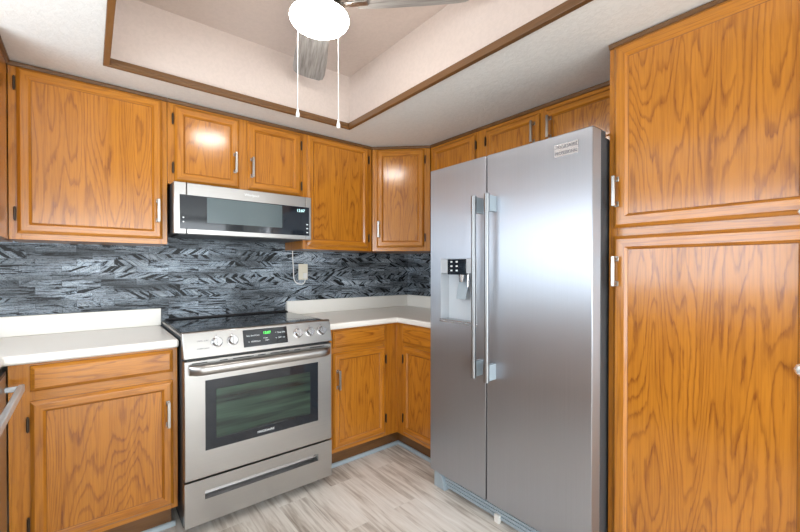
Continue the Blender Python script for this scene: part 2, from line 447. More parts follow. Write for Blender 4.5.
S('wall_rear', MB().box(XL - 0.1, RX0, REAR - 0.1, REAR, 0, 2.6, 'wall_paint').box(RX1, XW + 0.1, REAR - 0.1, REAR, 0, 2.6, 'wall_paint')
  .box(RX0, RX1, REAR - 0.1, REAR, RZ1, 2.6, 'wall_paint'))
def window(name, x0, x1, z0, z1, rot, loc, nmull):
    o = MB().box(x0, x1, -0.02, 0.02, z0, z0 + 0.04, 'frame_white').box(x0, x1, -0.02, 0.02, z1 - 0.04, z1, 'frame_white')
    for i in range(nmull + 2):
        xx = x0 + (x1 - x0 - 0.04) * i / (nmull + 1)
        o.box(xx, xx + 0.04, -0.02, 0.02, z0 + 0.04, z1 - 0.04, 'frame_white')
    w_ = S(name, o); w_.location = loc; w_.rotation_euler = (0, 0, rot)
    MB().box(x0 + 0.04, x1 - 0.04, -0.003, 0.003, z0 + 0.04, z1 - 0.04, 'pane').build('glass_pane', w_)
window('window_1', WY0, WY1, WZ0, WZ1, R(90), (XL - 0.05, 0, 0), 1)
window('added_window_2', VY0, VY1, VZ0, VZ1, R(90), (XW + 0.05, 0, 0), 1)  # unseen window, added to carry the right-hand fill light
window('door_1', RX0, RX1, 0.0, RZ1, 0, (0, REAR - 0.05, 0), 1)

# ceiling: lowered part around the tray, tray sides and top
c = MB()
c.box(XL - 0.1, TX0, REAR - 0.1, YW + 0.1, ZS, ZS + 0.02, 'ceiling').box(TX1, XW + 0.1, REAR - 0.1, YW + 0.1, ZS, ZS + 0.02, 'ceiling')
c.box(TX0, TX1, TY1, YW + 0.1, ZS, ZS + 0.02, 'ceiling').box(TX0, TX1, REAR - 0.1, TY0, ZS, ZS + 0.02, 'ceiling')
t_ = 0.03
c.box(TX0 - t_, TX0, TY0 - t_, TY1 + t_, ZS + 0.0201, ZT, 'tray').box(TX1, TX1 + t_, TY0 - t_, TY1 + t_, ZS + 0.0201, ZT, 'tray')
c.box(TX0, TX1, TY1, TY1 + t_, ZS + 0.0201, ZT, 'tray').box(TX0, TX1, TY0 - t_, TY0, ZS + 0.0201, ZT, 'tray')
c.box(TX0 - t_, TX1 + t_, TY0 - t_, TY1 + t_, ZT, ZT + 0.03, 'tray')
S('ceiling', c)
# dark wood trim round the tray edge
tw, zb, zt_ = 0.024, ZS - 0.008, ZS + 0.026
for n_, (a, b_, c_, d_) in enumerate(((TX0, TX1, TY1 - tw, TY1 - 0.0005), (TX0, TX1, TY0 + 0.0005, TY0 + tw), (TX0 + 0.0005, TX0 + tw, TY0 + tw, TY1 - tw), (TX1 - tw, TX1 - 0.0005, TY0 + tw, TY1 - tw))):
    q = MB()
    if n_ < 2: q.box(a, b_, c_, d_, zb, zt_, 'oak_dark'); q.box(a, b_, c_ - 0.004 if n_ == 0 else c_, d_ if n_ == 0 else d_ + 0.004, zb + 0.012, zb + 0.018, 'oak_dark'); q = q.build('trim_%d' % (n_ + 1), bevel=0.002)
    else:
        q.box(-(d_ - c_) / 2, (d_ - c_) / 2, -tw / 2, tw / 2, zb, zt_, 'oak_dark'); q = q.build('trim_%d' % (n_ + 1), bevel=0.002, loc=((a + b_) / 2, (c_ + d_) / 2, 0)); q.rotation_euler = (0, 0, R(90))
    tag(q, kind='structure')
# pale shoe moulding along the toe kicks
def shoe(name, x0, x1, loc, rz):
    q = MB().prism([(0, 0.0), (0.014, 0.0), (0.014, 0.022), (0.009, 0.022), (0.003, 0.016)], x0, x1, 'grey_plastic', axis='x').build(name, loc=loc)
    q.rotation_euler = (0, 0, rz); tag(q, kind='structure')
shoe('baseboard_back', 1.095, XC + 0.046, (0, YB + 0.045, 0.0005), 0)
shoe('baseboard_right', -(YB + 0.059), -1.625, (XC + 0.045, 0, 0.0005), R(-90))
shoe('baseboard_left', -0.188, 0.318, (0, YB + 0.045, 0.0005), 0)

# strip tile between counter lip and wall cabinets
q = MB().box(-0.872, 0.325, YW - 0.008, YW - 0.001, 1.0, 1.40, 'tile').box(0.325, 1.09, YW - 0.008, YW - 0.001, 0.88, 1.46, 'tile').box(1.09, XW - 0.001, YW - 0.008, YW - 0.001, 1.0, 1.40, 'tile')
tag(q.build('tile_backsplash'), 'blue-grey slate look strip tile backsplash on the back wall behind the range', 'backsplash')
q = MB().box(XW - 0.008, XW - 0.001, 1.60, YW - 0.009, 1.0, 1.40, 'tile')
tag(q.build('tile_backsplash'), 'short return of slate strip tile on the right wall beside the refrigerator', 'backsplash')

# ---------------------------------------------------------------- cabinets
DOOR_PROF = [(0, 0.0), (0, -0.008), (0.012, -0.0185), (0.014, -0.019), (0.040, -0.019), (0.0425, -0.0165), (0.049, -0.0085), (0.0508, -0.0075)]
DRAWER_PROF = [(0, 0.0), (0, -0.008), (0.013, -0.018), (0.015, -0.019)]
FY = 0.006                       # face frame front sits this far behind the measured plane
def pull(parent, x, z, ln=0.118, horiz=False):
    o = MB()
    o.box(-0.0065, 0.0065, -0.036, -0.026, -ln / 2, ln / 2, 'nickel')
    o.box(-0.0055, 0.0055, -0.027, -0.0005, ln / 2 - 0.016, ln / 2 - 0.004, 'nickel').box(-0.0055, 0.0055, -0.027, -0.0005, -ln / 2 + 0.004, -ln / 2 + 0.016, 'nickel')
    o.box(-0.0085, 0.0085, -0.003, 0, ln / 2 - 0.02, ln / 2, 'nickel').box(-0.0085, 0.0085, -0.003, 0, -ln / 2, -ln / 2 + 0.02, 'nickel')
    p = o.build('handle', parent, bevel=0.0015, loc=(x, -0.0195 + FY * 0, z))
    tag(p, 'brushed nickel bar pull'); return p
def hinge(parent, x, z):
    o = MB().tube((0, -0.010, -0.026), (0, -0.010, 0.026), 0.0045, 'bronze', seg=10)
    o.box(-0.004, 0.004, -0.010, 0.004, -0.024, 0.024, 'bronze')
    o.tube((0, -0.010, 0.026), (0, -0.010, 0.031), 0.003, 'bronze', seg=8).tube((0, -0.010, -0.031), (0, -0.010, -0.026), 0.003, 'bronze', seg=8)
    return tag(o.build('hinge', parent, loc=(x, 0, z), smooth=True), 'dark bronze hinge')
def door(root, x0, x1, z0, z1, side=None, hz=None, pz=None, px=None, frame=0.051):
    k = frame - 0.051
    prof = [(d + (k if d > 0.02 else 0), y) for d, y in DOOR_PROF]
    w_, h_ = x1 - x0, z1 - z0
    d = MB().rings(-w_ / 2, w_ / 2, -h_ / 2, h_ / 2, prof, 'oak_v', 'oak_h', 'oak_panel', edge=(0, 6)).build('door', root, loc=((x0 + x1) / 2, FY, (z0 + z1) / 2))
    if side:
        hx = (-w_ / 2 - 0.007) if side == 'L' else (w_ / 2 + 0.007)
        for zz in (hz or (z0 + 0.07, z1 - 0.07)): hinge(d, hx, zz - (z0 + z1) / 2)
    if pz:
        hx = px if px is not None else (x1 - 0.024 if side == 'L' else x0 + 0.024)
        pull(d, hx - (x0 + x1) / 2, pz - (z0 + z1) / 2)
    return d
def drawer(root, x0, x1, z0, z1):
    w_, h_ = x1 - x0, z1 - z0
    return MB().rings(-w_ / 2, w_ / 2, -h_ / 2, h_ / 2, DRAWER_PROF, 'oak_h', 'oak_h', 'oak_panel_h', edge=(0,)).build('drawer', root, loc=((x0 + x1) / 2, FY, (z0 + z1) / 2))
def facef(root, w_, z0, z1, opens, top=0.03, bot=0.03, name='face_frame'):
    # stiles (full height) and rails around the door openings [(x0,x1)] ; opens also lists rail heights
    o = MB(); xs = [0.0]
    for a, b_, rails in opens:
        o.box(xs[-1], a + 0.012, FY, FY + 0.018, z0, z1, 'oak_v'); xs.append(b_ - 0.012)
        for r0, r1 in rails: o.box(a + 0.012, b_ - 0.012, FY + 0.0003, FY + 0.018, r0, r1, 'oak_h')
    o.box(xs[-1], w_, FY, FY + 0.018, z0, z1, 'oak_v')
    return o.build(name, root, bevel=0.001)
def crown(root, w_, z1, x0=0.0):
    o = MB().prism([(-0.006, z1 - 0.002), (-0.006, z1 - 0.010), (-0.001, z1 - 0.018), (FY + 0.003, z1 - 0.021), (FY + 0.003, z1 - 0.002)], x0, w_, 'oak_dark', axis='x')
    return tag(o.build('crown_trim', root), 'dark stained trim strip')
def body(root, w_, depth, z0, z1, pts=None):
    if pts: return MB().prism(pts, z0, z1, 'oak_v').build('body', root)
    return MB().box(0, w_, FY + 0.018, depth, z0, z1, 'oak_v').build('body', root, bevel=0.001)
Z0, Z1 = 1.375, 2.148
G = 0.0008
# big upper left of the range
X0 = -0.272
r = empty('wall_cabinet', (X0, YU, 0), 0, 'wide single-door oak wall cabinet on the back wall, left of the microwave', 'cabinet')
w_ = 0.322 - X0
body(r, w_, YW - YU - 0.001, Z0, Z1)
facef(r, w_, Z0, Z1, [(0.027, 0.572, [(Z0, 1.412), (2.115, Z1)])])
crown(r, w_, Z1)
door(r, 0.027, 0.572, 1.401, 2.127, 'L', (1.487, 2.055), 1.546, 0.551, 0.049)
# over the microwave
X0 = 0.3245
r = empty('wall_cabinet', (X0, YU, 0), 0, 'short two-door oak wall cabinet directly above the microwave', 'cabinet')
w_ = 1.0855 - X0
body(r, w_, YW - YU - 0.001, 1.698, Z1)
facef(r, w_, 1.698, Z1, [(0.356 - X0, 0.687 - X0, [(1.698, 1.725), (2.105, Z1)]), (0.734 - X0, 1.081 - X0, [(1.698, 1.725), (2.105, Z1)])])
crown(r, w_, Z1)
door(r, 0.356 - X0, 0.687 - X0, 1.715, 2.118, 'L', (1.785, 2.045), 1.859, 0.661 - X0)
door(r, 0.734 - X0, 1.071 - X0, 1.718, 2.116, 'R', (1.782, 2.045), 1.847, 0.757 - X0)
# right of the microwave
X0 = 1.0875
r = empty('wall_cabinet', (X0, YU, 0), 0, 'honey oak single-door wall cabinet on the back wall, between the microwave and the corner cabinet', 'cabinet')
w_ = 1.6345 - X0
body(r, w_, YW - YU - 0.001, Z0, Z1)
facef(r, w_, Z0, Z1, [(1.118 - X0, 1.599 - X0, [(Z0, 1.412), (2.115, Z1)])])
crown(r, w_, Z1)
door(r, 1.118 - X0, 1.599 - X0, 1.398, 2.127, 'R', (1.47, 2.045), None, None, 0.046)
# diagonal corner
A, B = Vector((1.6360, 2.3695)), Vector((1.9422, 2.0690)); dv = B - A; dl = dv.length; an = math.atan2(dv.y, dv.x)
r = empty('corner_wall_cabinet', (A.x, A.y, 0), an, 'pale glossy oak wall cabinet set diagonally across the corner', 'cabinet')
Mi = Matrix.Rotation(-an, 2)
nrm = Vector((-dv.y, dv.x)).normalized()
def loc2(p): q = Mi @ (Vector(p) - A); return (q.x, q.y)
ins = FY + 0.018
pts = [(0.004, ins), (dl - 0.004, ins)] + [loc2(p) for p in ((XW - 0.0015, 2.0705), (XW - 0.0015, YW - 0.0015), (1.6365, YW - 0.0015))]
body(r, dl, 0, Z0, Z1, pts)
facef(r, dl, Z0, Z1, [(0.034, dl - 0.044, [(Z0, 1.412), (2.115, Z1)])])
crown(r, dl, Z1)
door(r, 0.034, dl - 0.044, 1.402, 2.122, 'R', (1.475, 2.045), 1.535, 0.052, 0.050)
# narrow one between corner cabinet and those over the refrigerator
Y0 = 2.067
r = empty('wall_cabinet', (XU, Y0, 0), R(-90), 'narrow oak wall cabinet between corner cabinet and two-door cabinet, half hidden behind refrigerator', 'cabinet')
w_ = Y0 - 1.641
body(r, w_, XW - XU - 0.001, Z0, Z1)
facef(r, w_, Z0, Z1, [(0.02, w_ - 0.012, [(Z0, 1.412), (2.10, Z1)])])
crown(r, w_, Z1)
door(r, 0.024, w_ - 0.006, 1.402, 2.112, 'R', None, None, None, 0.046)
# over the refrigerator
Y0 = 1.6385
r = empty('wall_cabinet', (XU, Y0, 0), R(-90), 'two-door oak cabinet above the refrigerator, reaching to the pantry', 'cabinet')
w_ = Y0 - 0.698
body(r, w_, XW - XU - 0.001, 1.83, Z1)
facef(r, w_, 1.83, Z1, [(Y0 - 1.55, Y0 - 1.178, [(1.83, 1.86), (2.09, Z1)]), (Y0 - 1.146, Y0 - 0.755, [(1.83, 1.86), (2.09, Z1)])])
crown(r, w_, Z1)
door(r, Y0 - 1.555, Y0 - 1.185, 1.845, 2.108, 'L', (1.89, 2.045), 2.005, Y0 - 1.213, 0.046)
door(r, Y0 - 1.148, Y0 - 0.755, 1.845, 2.108, 'R', (1.89, 2.045), 2.005, Y0 - 1.116, 0.046)
# pantry
Y0, XP = 0.690, 1.6374
r = empty('pantry_cabinet', (XP, Y0, 0), R(-90), 'tall two-door oak pantry cabinet right of the refrigerator', 'cabinet')
w_ = Y0 - 0.06
body(r, w_, XW - XP - 0.001, 0.002, Z1)
facef(r, w_, 0.002, Z1, [(0.02, w_ - 0.035, [(0.002, 0.13), (1.365, 1.42), (2.11, Z1)])])
crown(r, w_, Z1)
d1 = door(r, 0.020, w_ - 0.035, 1.407, 2.128, 'R', None, 1.550, 0.036, 0.055)
d2 = door(r, 0.020, w_ - 0.035, 0.115, 1.376, 'R', None, 1.236, 0.036, 0.055)
def facet(parent, x, z, s):
    o = MB().lathe([(0.0001, -0.5 * s), (0.42 * s, -0.28 * s), (0.5 * s, 0.0), (0.36 * s, 0.26 * s), (0.0001, 0.36 * s)], 'crystal', seg=8)
    o.lathe([(0.20 * s, -0.9 * s), (0.20 * s, -0.4 * s)], 'bright_steel', seg=12)
    k = o.build('latch_knob', parent, loc=(x, -0.0195 - 0.9 * s, z)); k.rotation_euler = (R(90), 0, 0)
    tag(k, 'clear faceted knob'); return k
cx_ = (0.020 + w_ - 0.035) / 2
facet(d1, Y0 - 0.139 - cx_, 1.412 - (1.407 + 2.128) / 2, 0.022)
facet(d2, Y0 - 0.134 - cx_, 0.955 - (0.115 + 1.376) / 2, 0.040)
# left wall upper (its edge shows)
r = empty('wall_cabinet', (-0.2680, 2.06, 0), R(90), 'oak wall cabinet on the left wall, a sliver at the left edge above the counter', 'cabinet')
w_ = YW - 0.001 - 2.06
MB().box(0, YU - 2.062, FY + 0.018, 0.605, Z0, Z1, 'oak_v').box(YU - 2.062, w_, FY + 0.018 + 0.0, 0.605, Z0, Z1, 'oak_v').build('body', r)
MB().box(0, YU - 2.06 + 0.002, FY, FY + 0.018, Z0, Z1, 'oak_v').build('face_frame', r)
crown(r, YU - 2.06 - 0.014, Z1)
# base cabinet left of range
ZB0, ZB1 = 0.112, 0.874
X0 = -0.246
r = empty('base_cabinet', (X0, YB, 0), 0, 'oak base cabinet left of the range, one drawer over a wide door', 'cabinet')
w_ = 0.3225 - X0
body(r, w_, YW - YB - 0.002, ZB0, ZB1)
facef(r, w_, ZB0, ZB1, [(0.062, 0.550, [(ZB0, 0.155), (0.705, 0.775), (0.85, ZB1)])])
drawer(r, 0.062, 0.550, 0.762, 0.865)
door(r, 0.062, 0.550, 0.135, 0.723, 'L', (0.24, 0.635), 0.572, 0.527, 0.048)
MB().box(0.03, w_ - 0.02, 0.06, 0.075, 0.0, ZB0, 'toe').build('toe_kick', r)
# base right of range
X0 = 1.0935
r = empty('base_cabinet', (X0, YB, 0), 0, 'oak base cabinet right of the range, drawer over door, running to the inside corner', 'cabinet')
w_ = XC - X0
body(r, w_ - 0.0005, YW - YB - 0.002, ZB0, ZB1)
facef(r, w_, ZB0, ZB1, [(1.152 - X0, 1.547 - X0, [(ZB0, 0.155), (0.705, 0.775), (0.85, ZB1)])])
drawer(r, 1.149 - X0, 1.547 - X0, 0.758, 0.865)
door(r, 1.152 - X0, 1.547 - X0, 0.138, 0.727, 'R', (0.235, 0.635), 0.568, 1.177 - X0, 0.048)
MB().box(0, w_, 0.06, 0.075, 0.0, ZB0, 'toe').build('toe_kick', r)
# right leg
Y0 = YW - 0.0015
r = empty('base_cabinet', (XC, Y0, 0), R(-90), 'oak base cabinet on the right wall between the inside corner and the refrigerator', 'cabinet')
w_ = Y0 - 1.622
body(r, w_, XW - XC - 0.002, ZB0, ZB1)
k = Y0 - YB - FY
o = MB().box(k - 0.018, k + 0.001, 0.0005, FY + 0.018, ZB0, ZB1, 'oak_v').box(k + 0.001, Y0 - 2.010, FY, FY + 0.018, ZB0, ZB1, 'oak_v').box(Y0 - 1.70, w_, FY, FY + 0.018, ZB0, ZB1, 'oak_v')
for a, b_ in ((ZB0, 0.155), (0.705, 0.775), (0.85, ZB1)): o.box(Y0 - 2.010, Y0 - 1.70, FY + 0.0003, FY + 0.018, a, b_, 'oak_h')
o.build('face_frame', r, bevel=0.001)
drawer(r, Y0 - 2.022, Y0 - 1.69, 0.745, 0.865)
door(r, Y0 - 2.013, Y0 - 1.69, 0.138, 0.722, 'L', (0.235, 0.635), None, None, 0.048)
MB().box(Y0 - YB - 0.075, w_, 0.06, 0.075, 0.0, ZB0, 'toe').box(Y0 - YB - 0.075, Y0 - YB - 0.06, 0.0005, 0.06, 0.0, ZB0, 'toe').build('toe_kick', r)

# ---------------------------------------------------------------- worktops
def worktop(label, pts, lips):
    o = MB().prism(pts, 0.876, 0.914, 'counter').build('worktop', bevel=0.010, seg=3)
    tag(o, label, 'worktop')
    for (a, b_, c_, d_) in lips:
        MB().box(a, b_, c_, d_, 0.9145, 1.013, 'counter').build('upstand', o, bevel=0.003)
worktop('cream solid worktop left of the range, turning the corner under the sink window',
        [(XL + 0.001, YW - 0.010), (XL + 0.001, 0.15), (-0.254, 0.15), (-0.254, 2.065), (0.3255, 2.065), (0.3255, YW - 0.010)],
        [(XL + 0.021, 0.3255, YW - 0.030, YW - 0.010), (XL + 0.001, XL + 0.020, 0.15, YW - 0.010)])
worktop('cream solid L-shaped worktop in the corner between range and refrigerator',
        [(1.0925, 2.065), (1.6316, 2.065), (1.6316, 1.621), (XW - 0.010, 1.621), (XW - 0.010, YW - 0.010), (1.0925, YW - 0.010)],
        [(1.0925, XW - 0.031, YW - 0.030, YW - 0.010), (XW - 0.030, XW - 0.010, 1.621, YW - 0.010)])

# ---------------------------------------------------------------- dishwasher (left edge) and the base unit beyond it
r = empty('dishwasher', (-0.2500, 1.475, 0), R(90), 'stainless dishwasher under the left counter, only its bar handle showing', 'dishwasher')
MB().box(0.0, 0.600, 0.012, 0.56, 0.11, 0.868, 'dark_case').build('body', r)
MB().box(0.002, 0.613, -0.001, 0.011, 0.12, 0.845, 'steel_h').build('door', r, bevel=0.003)
MB().box(0.002, 0.598, -0.002, 0.011, 0.848, 0.860, 'black').build('control_strip', r)
h = MB()
hx0, hx1, hy, hz = 0.004, 0.551, -0.048, 0.797
h.box(hx0, hx1, hy - 0.010, hy + 0.008, hz - 0.014, hz + 0.014, 'dispenser')
h.box(hx1 - 0.014, hx1, hy, -0.003, hz - 0.010, hz + 0.010, 'dispenser').box(hx0, hx0 + 0.014, hy, -0.003, hz - 0.010, hz + 0.010, 'dispenser')
h.build('handle', r, bevel=0.004, seg=3)
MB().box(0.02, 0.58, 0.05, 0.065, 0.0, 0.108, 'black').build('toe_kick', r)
r = empty('sink_base_cabinet', (-0.2500, 0.17, 0), R(90), 'oak sink base cabinet under the left counter, nearer the camera than the dishwasher', 'cabinet')
body(r, 1.30, 0.60, ZB0, ZB1)
facef(r, 1.30, ZB0, ZB1, [(0.05, 0.63, [(ZB0, 0.155), (0.85, ZB1)]), (0.67, 1.25, [(ZB0, 0.155), (0.85, ZB1)])])
door(r, 0.05, 0.63, 0.138, 0.862, 'L', None, 0.7); door(r, 0.67, 1.25, 0.138, 0.862, 'R', None, 0.7)
MB().box(0.0, 1.30, 0.06, 0.075, 0.0, ZB0, 'toe').build('toe_kick', r)

# ---------------------------------------------------------------- range
RX, RW = 0.3295, 0.759
r = empty('range', (RX, 1.99, 0), 0, 'stainless slide-in electric range with black glass cooktop and oven window', 'range')
MB().box(0.004, RW - 0.004, 0.046, 0.66, 0.035, 0.925, 'dark_case').build('body', r)
for xx in (0.05, RW - 0.05):
    for yy in (0.09, 0.60): MB().tube((xx, yy, 0.0), (xx, yy, 0.04), 0.016, 'black', seg=16).build('leg', r, smooth=True)
# cooktop: steel rim and glass
o = MB().box(0.0, RW, 0.055, 0.655, 0.926, 0.938, 'steel_h')
o.build('cooktop_rim', r, bevel=0.002)
ct = MB().box(0.006, RW - 0.006, 0.056, 0.622, 0.9385, 0.9435, 'cooktop').build('cooktop', r, bevel=0.002)
for bx, by, br_ in ((0.19, 0.17, 0.115), (0.19, 0.46, 0.075), (0.57, 0.17, 0.095), (0.57, 0.46, 0.095), (0.38, 0.33, 0.06)):
    MB().lathe([(br_, 0.0), (br_, 0.0004), (br_ - 0.0022, 0.0004), (br_ - 0.0022, 0.0), (br_, 0.0)], 'dark_print', seg=56).build('burner_ring', ct, loc=(bx, by, 0.9436))
v = MB().box(0.012, RW - 0.012, 0.622, 0.652, 0.9385, 0.952, 'black')
v.box(0.012, RW - 0.012, 0.610, 0.618, 0.944, 0.950, 'black').box(0.012, RW - 0.012, 0.597, 0.605, 0.944, 0.949, 'black')
v.build('rear_vent', r, bevel=0.003)
# control panel: slanted front
pp = [(-0.008, 0.829), (0.046, 0.829), (0.056, 0.9255), (0.056, 0.9485), (0.032, 0.9495), (0.024, 0.946)]
MB().prism(pp, 0.0, RW, 'steel_h', axis='x').build('control_panel', r, bevel=0.004, seg=3)
sl = math.atan2(0.032, 0.117)           # lean of the panel front
def pf(x, z, off=0.0):                   # point on the slanted panel front
    t = (z - 0.829) / 0.117
    return (x, -0.008 + 0.032 * t - off, z)
rotp = (R(90) - sl, 0, 0)
def onpanel(o, x, z, off=0.0): o.location = pf(x, z, off); o.rotation_euler = rotp; return o
disp = onpanel(MB().box(-0.114, 0.114, -0.043, 0.043, 0.0, 0.0025, 'black_glass').build('display', r), 0.3815, 0.893)
for name_, s_, x_, z_, sz, mt in (('clock', '12:07', 0.0, 0.024, 0.018, 'green_digits'),):
    text(name_, s_, sz, mt, disp, (0.006, 0.020, 0.003), (0, 0, 0))
rows = [(-0.088, 0.012, 'Bake'), (-0.066, 0.012, 'Broil'), (-0.044, 0.012, 'Conv'), (-0.088, -0.018, '5'), (-0.066, -0.018, '12345'), (-0.042, -0.018, 'Clean'),
        (0.052, 0.015, '^'), (0.072, 0.015, 'Timer'), (0.094, 0.015, 'ON'), (0.052, -0.012, 'v'), (0.072, -0.012, 'OFF'), (0.094, -0.012, 'Set'), (-0.004, -0.006, 'Oven'), (0.004, -0.017, 'Light')]
for a, b_, s_ in rows: text('key_print', s_, 0.010, 'white_print', disp, (a, b_, 0.003), (0, 0, 0))
def knob(x, z):
    o = MB().lathe([(0.026, 0.0), (0.026, 0.003), (0.021, 0.005), (0.0205, 0.026), (0.018, 0.029), (0.0001, 0.029)], 'bright_steel', seg=40)
    o.box(-0.005, 0.005, -0.0205, 0.0205, 0.010, 0.034, 'bright_steel')
    k = onpanel(o.build('knob', r, smooth=True), x, z, 0.0005)
    text('knob_scale', 'Hi', 0.007, 'dark_print', r, pf(x, z + 0.032, 0.0006), rotp)
for px_ in (0.474, 0.547, 0.886, 0.956, 1.026): knob(px_ - RX, 0.893)
text('panel_print', 'LOCK  3 SEC', 0.009, 'dark_print', r, pf(0.085, 0.905, 0.0006), rotp)
text('panel_print', 'OVEN LIGHT', 0.009, 'dark_print', r, pf(0.085, 0.870, 0.0006), rotp)
# oven door
dr = MB()
dr.box(0.003, RW - 0.003, -0.004, 0.040, 0.264, 0.818, 'steel_h')
dd = dr.build('oven_door', r, bevel=0.004, seg=3)
MB().box(0.012, RW - 0.012, 0.010, 0.045, 0.8185, 0.8285, 'black').build('vent_gap', r)
for a, b_ in ((0.035, 0.10), (0.155, 0.19), (0.215, 0.315), (0.335, 0.375), (0.40, 0.50), (0.53, 0.565), (0.62, 0.71)):
    MB().box(a, b_, -0.0048, -0.002, 0.8035, 0.808, 'black').build('vent_slot', dd)
MB().box(0.060, 0.125, -0.0048, -0.002, 0.752, 0.7565, 'black').build('vent_slot', dd)
MB().box(0.62, 0.69, -0.0048, -0.002, 0.752, 0.7565, 'black').build('vent_slot', dd)
wn = MB().rings(0.0905, 0.6695, 0.390, 0.720, [(0, -0.003), (0, -0.0065), (0.046, -0.0065), (0.048, -0.0055)], 'black_glass', 'black_glass', 'oven_glass').build('oven_window', dd)
text('brand_print', 'FRIGIDAIRE', 0.016, 'white_print', dd, (0.375, -0.0068, 0.412), (R(90), 0, 0), width=0.085)
# handle: flattened tube that bows out
hm = MB(); n_ = 28; k = hm.mi('steel_h'); b0 = 0; sg = 16
for i in range(n_ + 1):
    t = i / n_; x = 0.022 + t * (RW - 0.044)
    e = min(1.0, min(t, 1 - t) / 0.06); e = math.sin(e * PI / 2)
    yc = -0.014 - 0.036 * e; zc = 0.779
    for j in range(sg):
        a = 2 * PI * j / sg; hm.v.append((x, yc + 0.013 * math.cos(a), zc + 0.023 * math.sin(a)))
for i in range(n_):
    for j in range(sg):
        q = (j + 1) % sg; hm.f.append((i * sg + j, i * sg + q, (i + 1) * sg + q, (i + 1) * sg + j)); hm.m.append(k)
hm.f.append(tuple(range(sg))); hm.f.append(tuple(n_ * sg + j for j in range(sg))); hm.m += [k, k]
hm.build('handle', dd, smooth=True)
# storage drawer with a long finger slot
dw = MB(); z0_, z1_ = 0.050, 0.256
sx0, sx1, sz0, sz1 = 0.088, 0.672, 0.160, 0.200
dw.box(0.003, sx0, -0.004, 0.040, z0_, z1_, 'steel_h').box(sx1, RW - 0.003, -0.004, 0.040, z0_, z1_, 'steel_h')
dw.box(sx0, sx1, -0.004, 0.040, z0_, sz0, 'steel_h').box(sx0, sx1, -0.004, 0.040, sz1, z1_, 'steel_h')
dw.prism([(-0.003, sz0), (0.040, sz0), (0.040, sz1), (0.030, sz1), (0.028, sz0 + 0.010)], sx0, sx1, 'bright_steel', axis='x')
dw.build('storage_drawer', r)

# ---------------------------------------------------------------- microwave (low profile, over the range)
r = empty('microwave', (0.3365, 2.27, 0), 0, 'low-profile stainless microwave with black glass front mounted over the range', 'microwave')
MW = 1.0855 - 0.3375
MB().box(0.002, MW - 0.002, 0.034, YW - 2.27 - 0.010, 1.434, 1.6965, 'dark_case').build('body', r)
MB().box(0.03, MW - 0.03, 0.036, 0.30, 1.424, 1.4335, 'black').build('filter_panel', r)
MWF = 1.1095 - 0.3365
df = MB().box(0.0, 0.0575, 0.0, 0.033, 1.427, 1.6955, 'steel_h').box(0.0595, 0.7250, 0.0, 0.033, 1.427, 1.6955, 'steel_h').box(0.727, MWF - 0.012, 0.0, 0.033, 1.427, 1.6955, 'steel_h').build('door', r, bevel=0.003)
gl = MB().box(0.027, MWF - 0.027, -0.003, 0.004, 1.453, 1.631, 'black_glass').build('glass_front', df, bevel=0.001)
MB().box(0.1555, 0.570, -0.0036, -0.0028, 1.492, 1.627, 'mesh_screen').build('mesh_screen', gl)
text('clock', '12:07', 0.024, 'pale_digits', gl, (0.689, -0.0035, 1.606), (R(90), 0, 0))
for a, z_ in ((0.732, 1.523), (0.732, 1.498), (0.732, 1.473)):
    MB().box(a - 0.006, a + 0.006, -0.0036, -0.0029, z_ - 0.0035, z_ + 0.0035, 'white_print').build('key', gl)
for z_ in (1.512, 1.490): MB().tube((0.043, -0.0038, z_), (0.043, -0.003, z_), 0.004, 'white_print', seg=12).build('key', gl)
text('brand_print', 'Whirlpool', 0.020, 'white_print', df, (0.392, -0.0006, 1.666), (R(90), 0, 0), width=0.082)

# ---------------------------------------------------------------- refrigerator (local x runs towards the camera)
FX, FY1, FY0 = 1.5075, 1.603, 0.6935
r = empty('refrigerator', (FX, FY1, 0), R(-90), 'large stainless side-by-side refrigerator with ice and water dispenser', 'refrigerator')
FW = FY1 - FY0; SP = FY1 - 1.2045
MB().box(0.003, FW - 0.003, 0.078, XW - FX - 0.03, 0.03, 1.775, 'dark_case').build('body', r, bevel=0.003)
MB().box(0.008, FW - 0.008, 0.071, 0.0775, 0.11, 1.770, 'black').build('door_gasket', r)
def fdoor(x0, x1, hole=None):
    o = MB(); z0_, z1_ = 0.107, 1.797
    if not hole: o.box(x0, x1, 0, 0.070, z0_, z1_, 'fridge_steel')
    else:
        a, b_, c_, d_ = hole; vs_ = []
        xs = [x0, a, b_, x1]; zs = [z0_, c_, d_, z1_]
        b0 = len(o.v); k = o.mi('fridge_steel')
        for y in (0.0, 0.070):
            for z in zs:
                for x in xs: o.v.append((x, y, z))
        I = lambda i, j, s_: b0 + s_ * 16 + j * 4 + i
        for i in range(3):
            for j in range(3):
                if (i, j) != (1, 1): o.f.append((I(i, j, 0), I(i + 1, j, 0), I(i + 1, j + 1, 0), I(i, j + 1, 0))); o.m.append(k)
                o.f.append((I(i, j, 1), I(i, j + 1, 1), I(i + 1, j + 1, 1), I(i + 1, j, 1))); o.m.append(k)
        for i in range(3):
            o.f.append((I(i, 0, 0), I(i, 0, 1), I(i + 1, 0, 1), I(i + 1, 0, 0))); o.m.append(k)
            o.f.append((I(i, 3, 0), I(i + 1, 3, 0), I(i + 1, 3, 1), I(i, 3, 1))); o.m.append(k)
            o.f.append((I(0, i, 0), I(0, i + 1, 0), I(0, i + 1, 1), I(0, i, 1))); o.m.append(k)
            o.f.append((I(3, i, 0), I(3, i, 1), I(3, i + 1, 1), I(3, i + 1, 0))); o.m.append(k)
    return o.build('door', r, bevel=0.0035, seg=3)
H = (FY1 - 1.520, FY1 - 1.265, 0.962, 1.298)
dl_ = fdoor(0.0, SP - 0.0035, H); dr_ = fdoor(SP + 0.0035, FW)
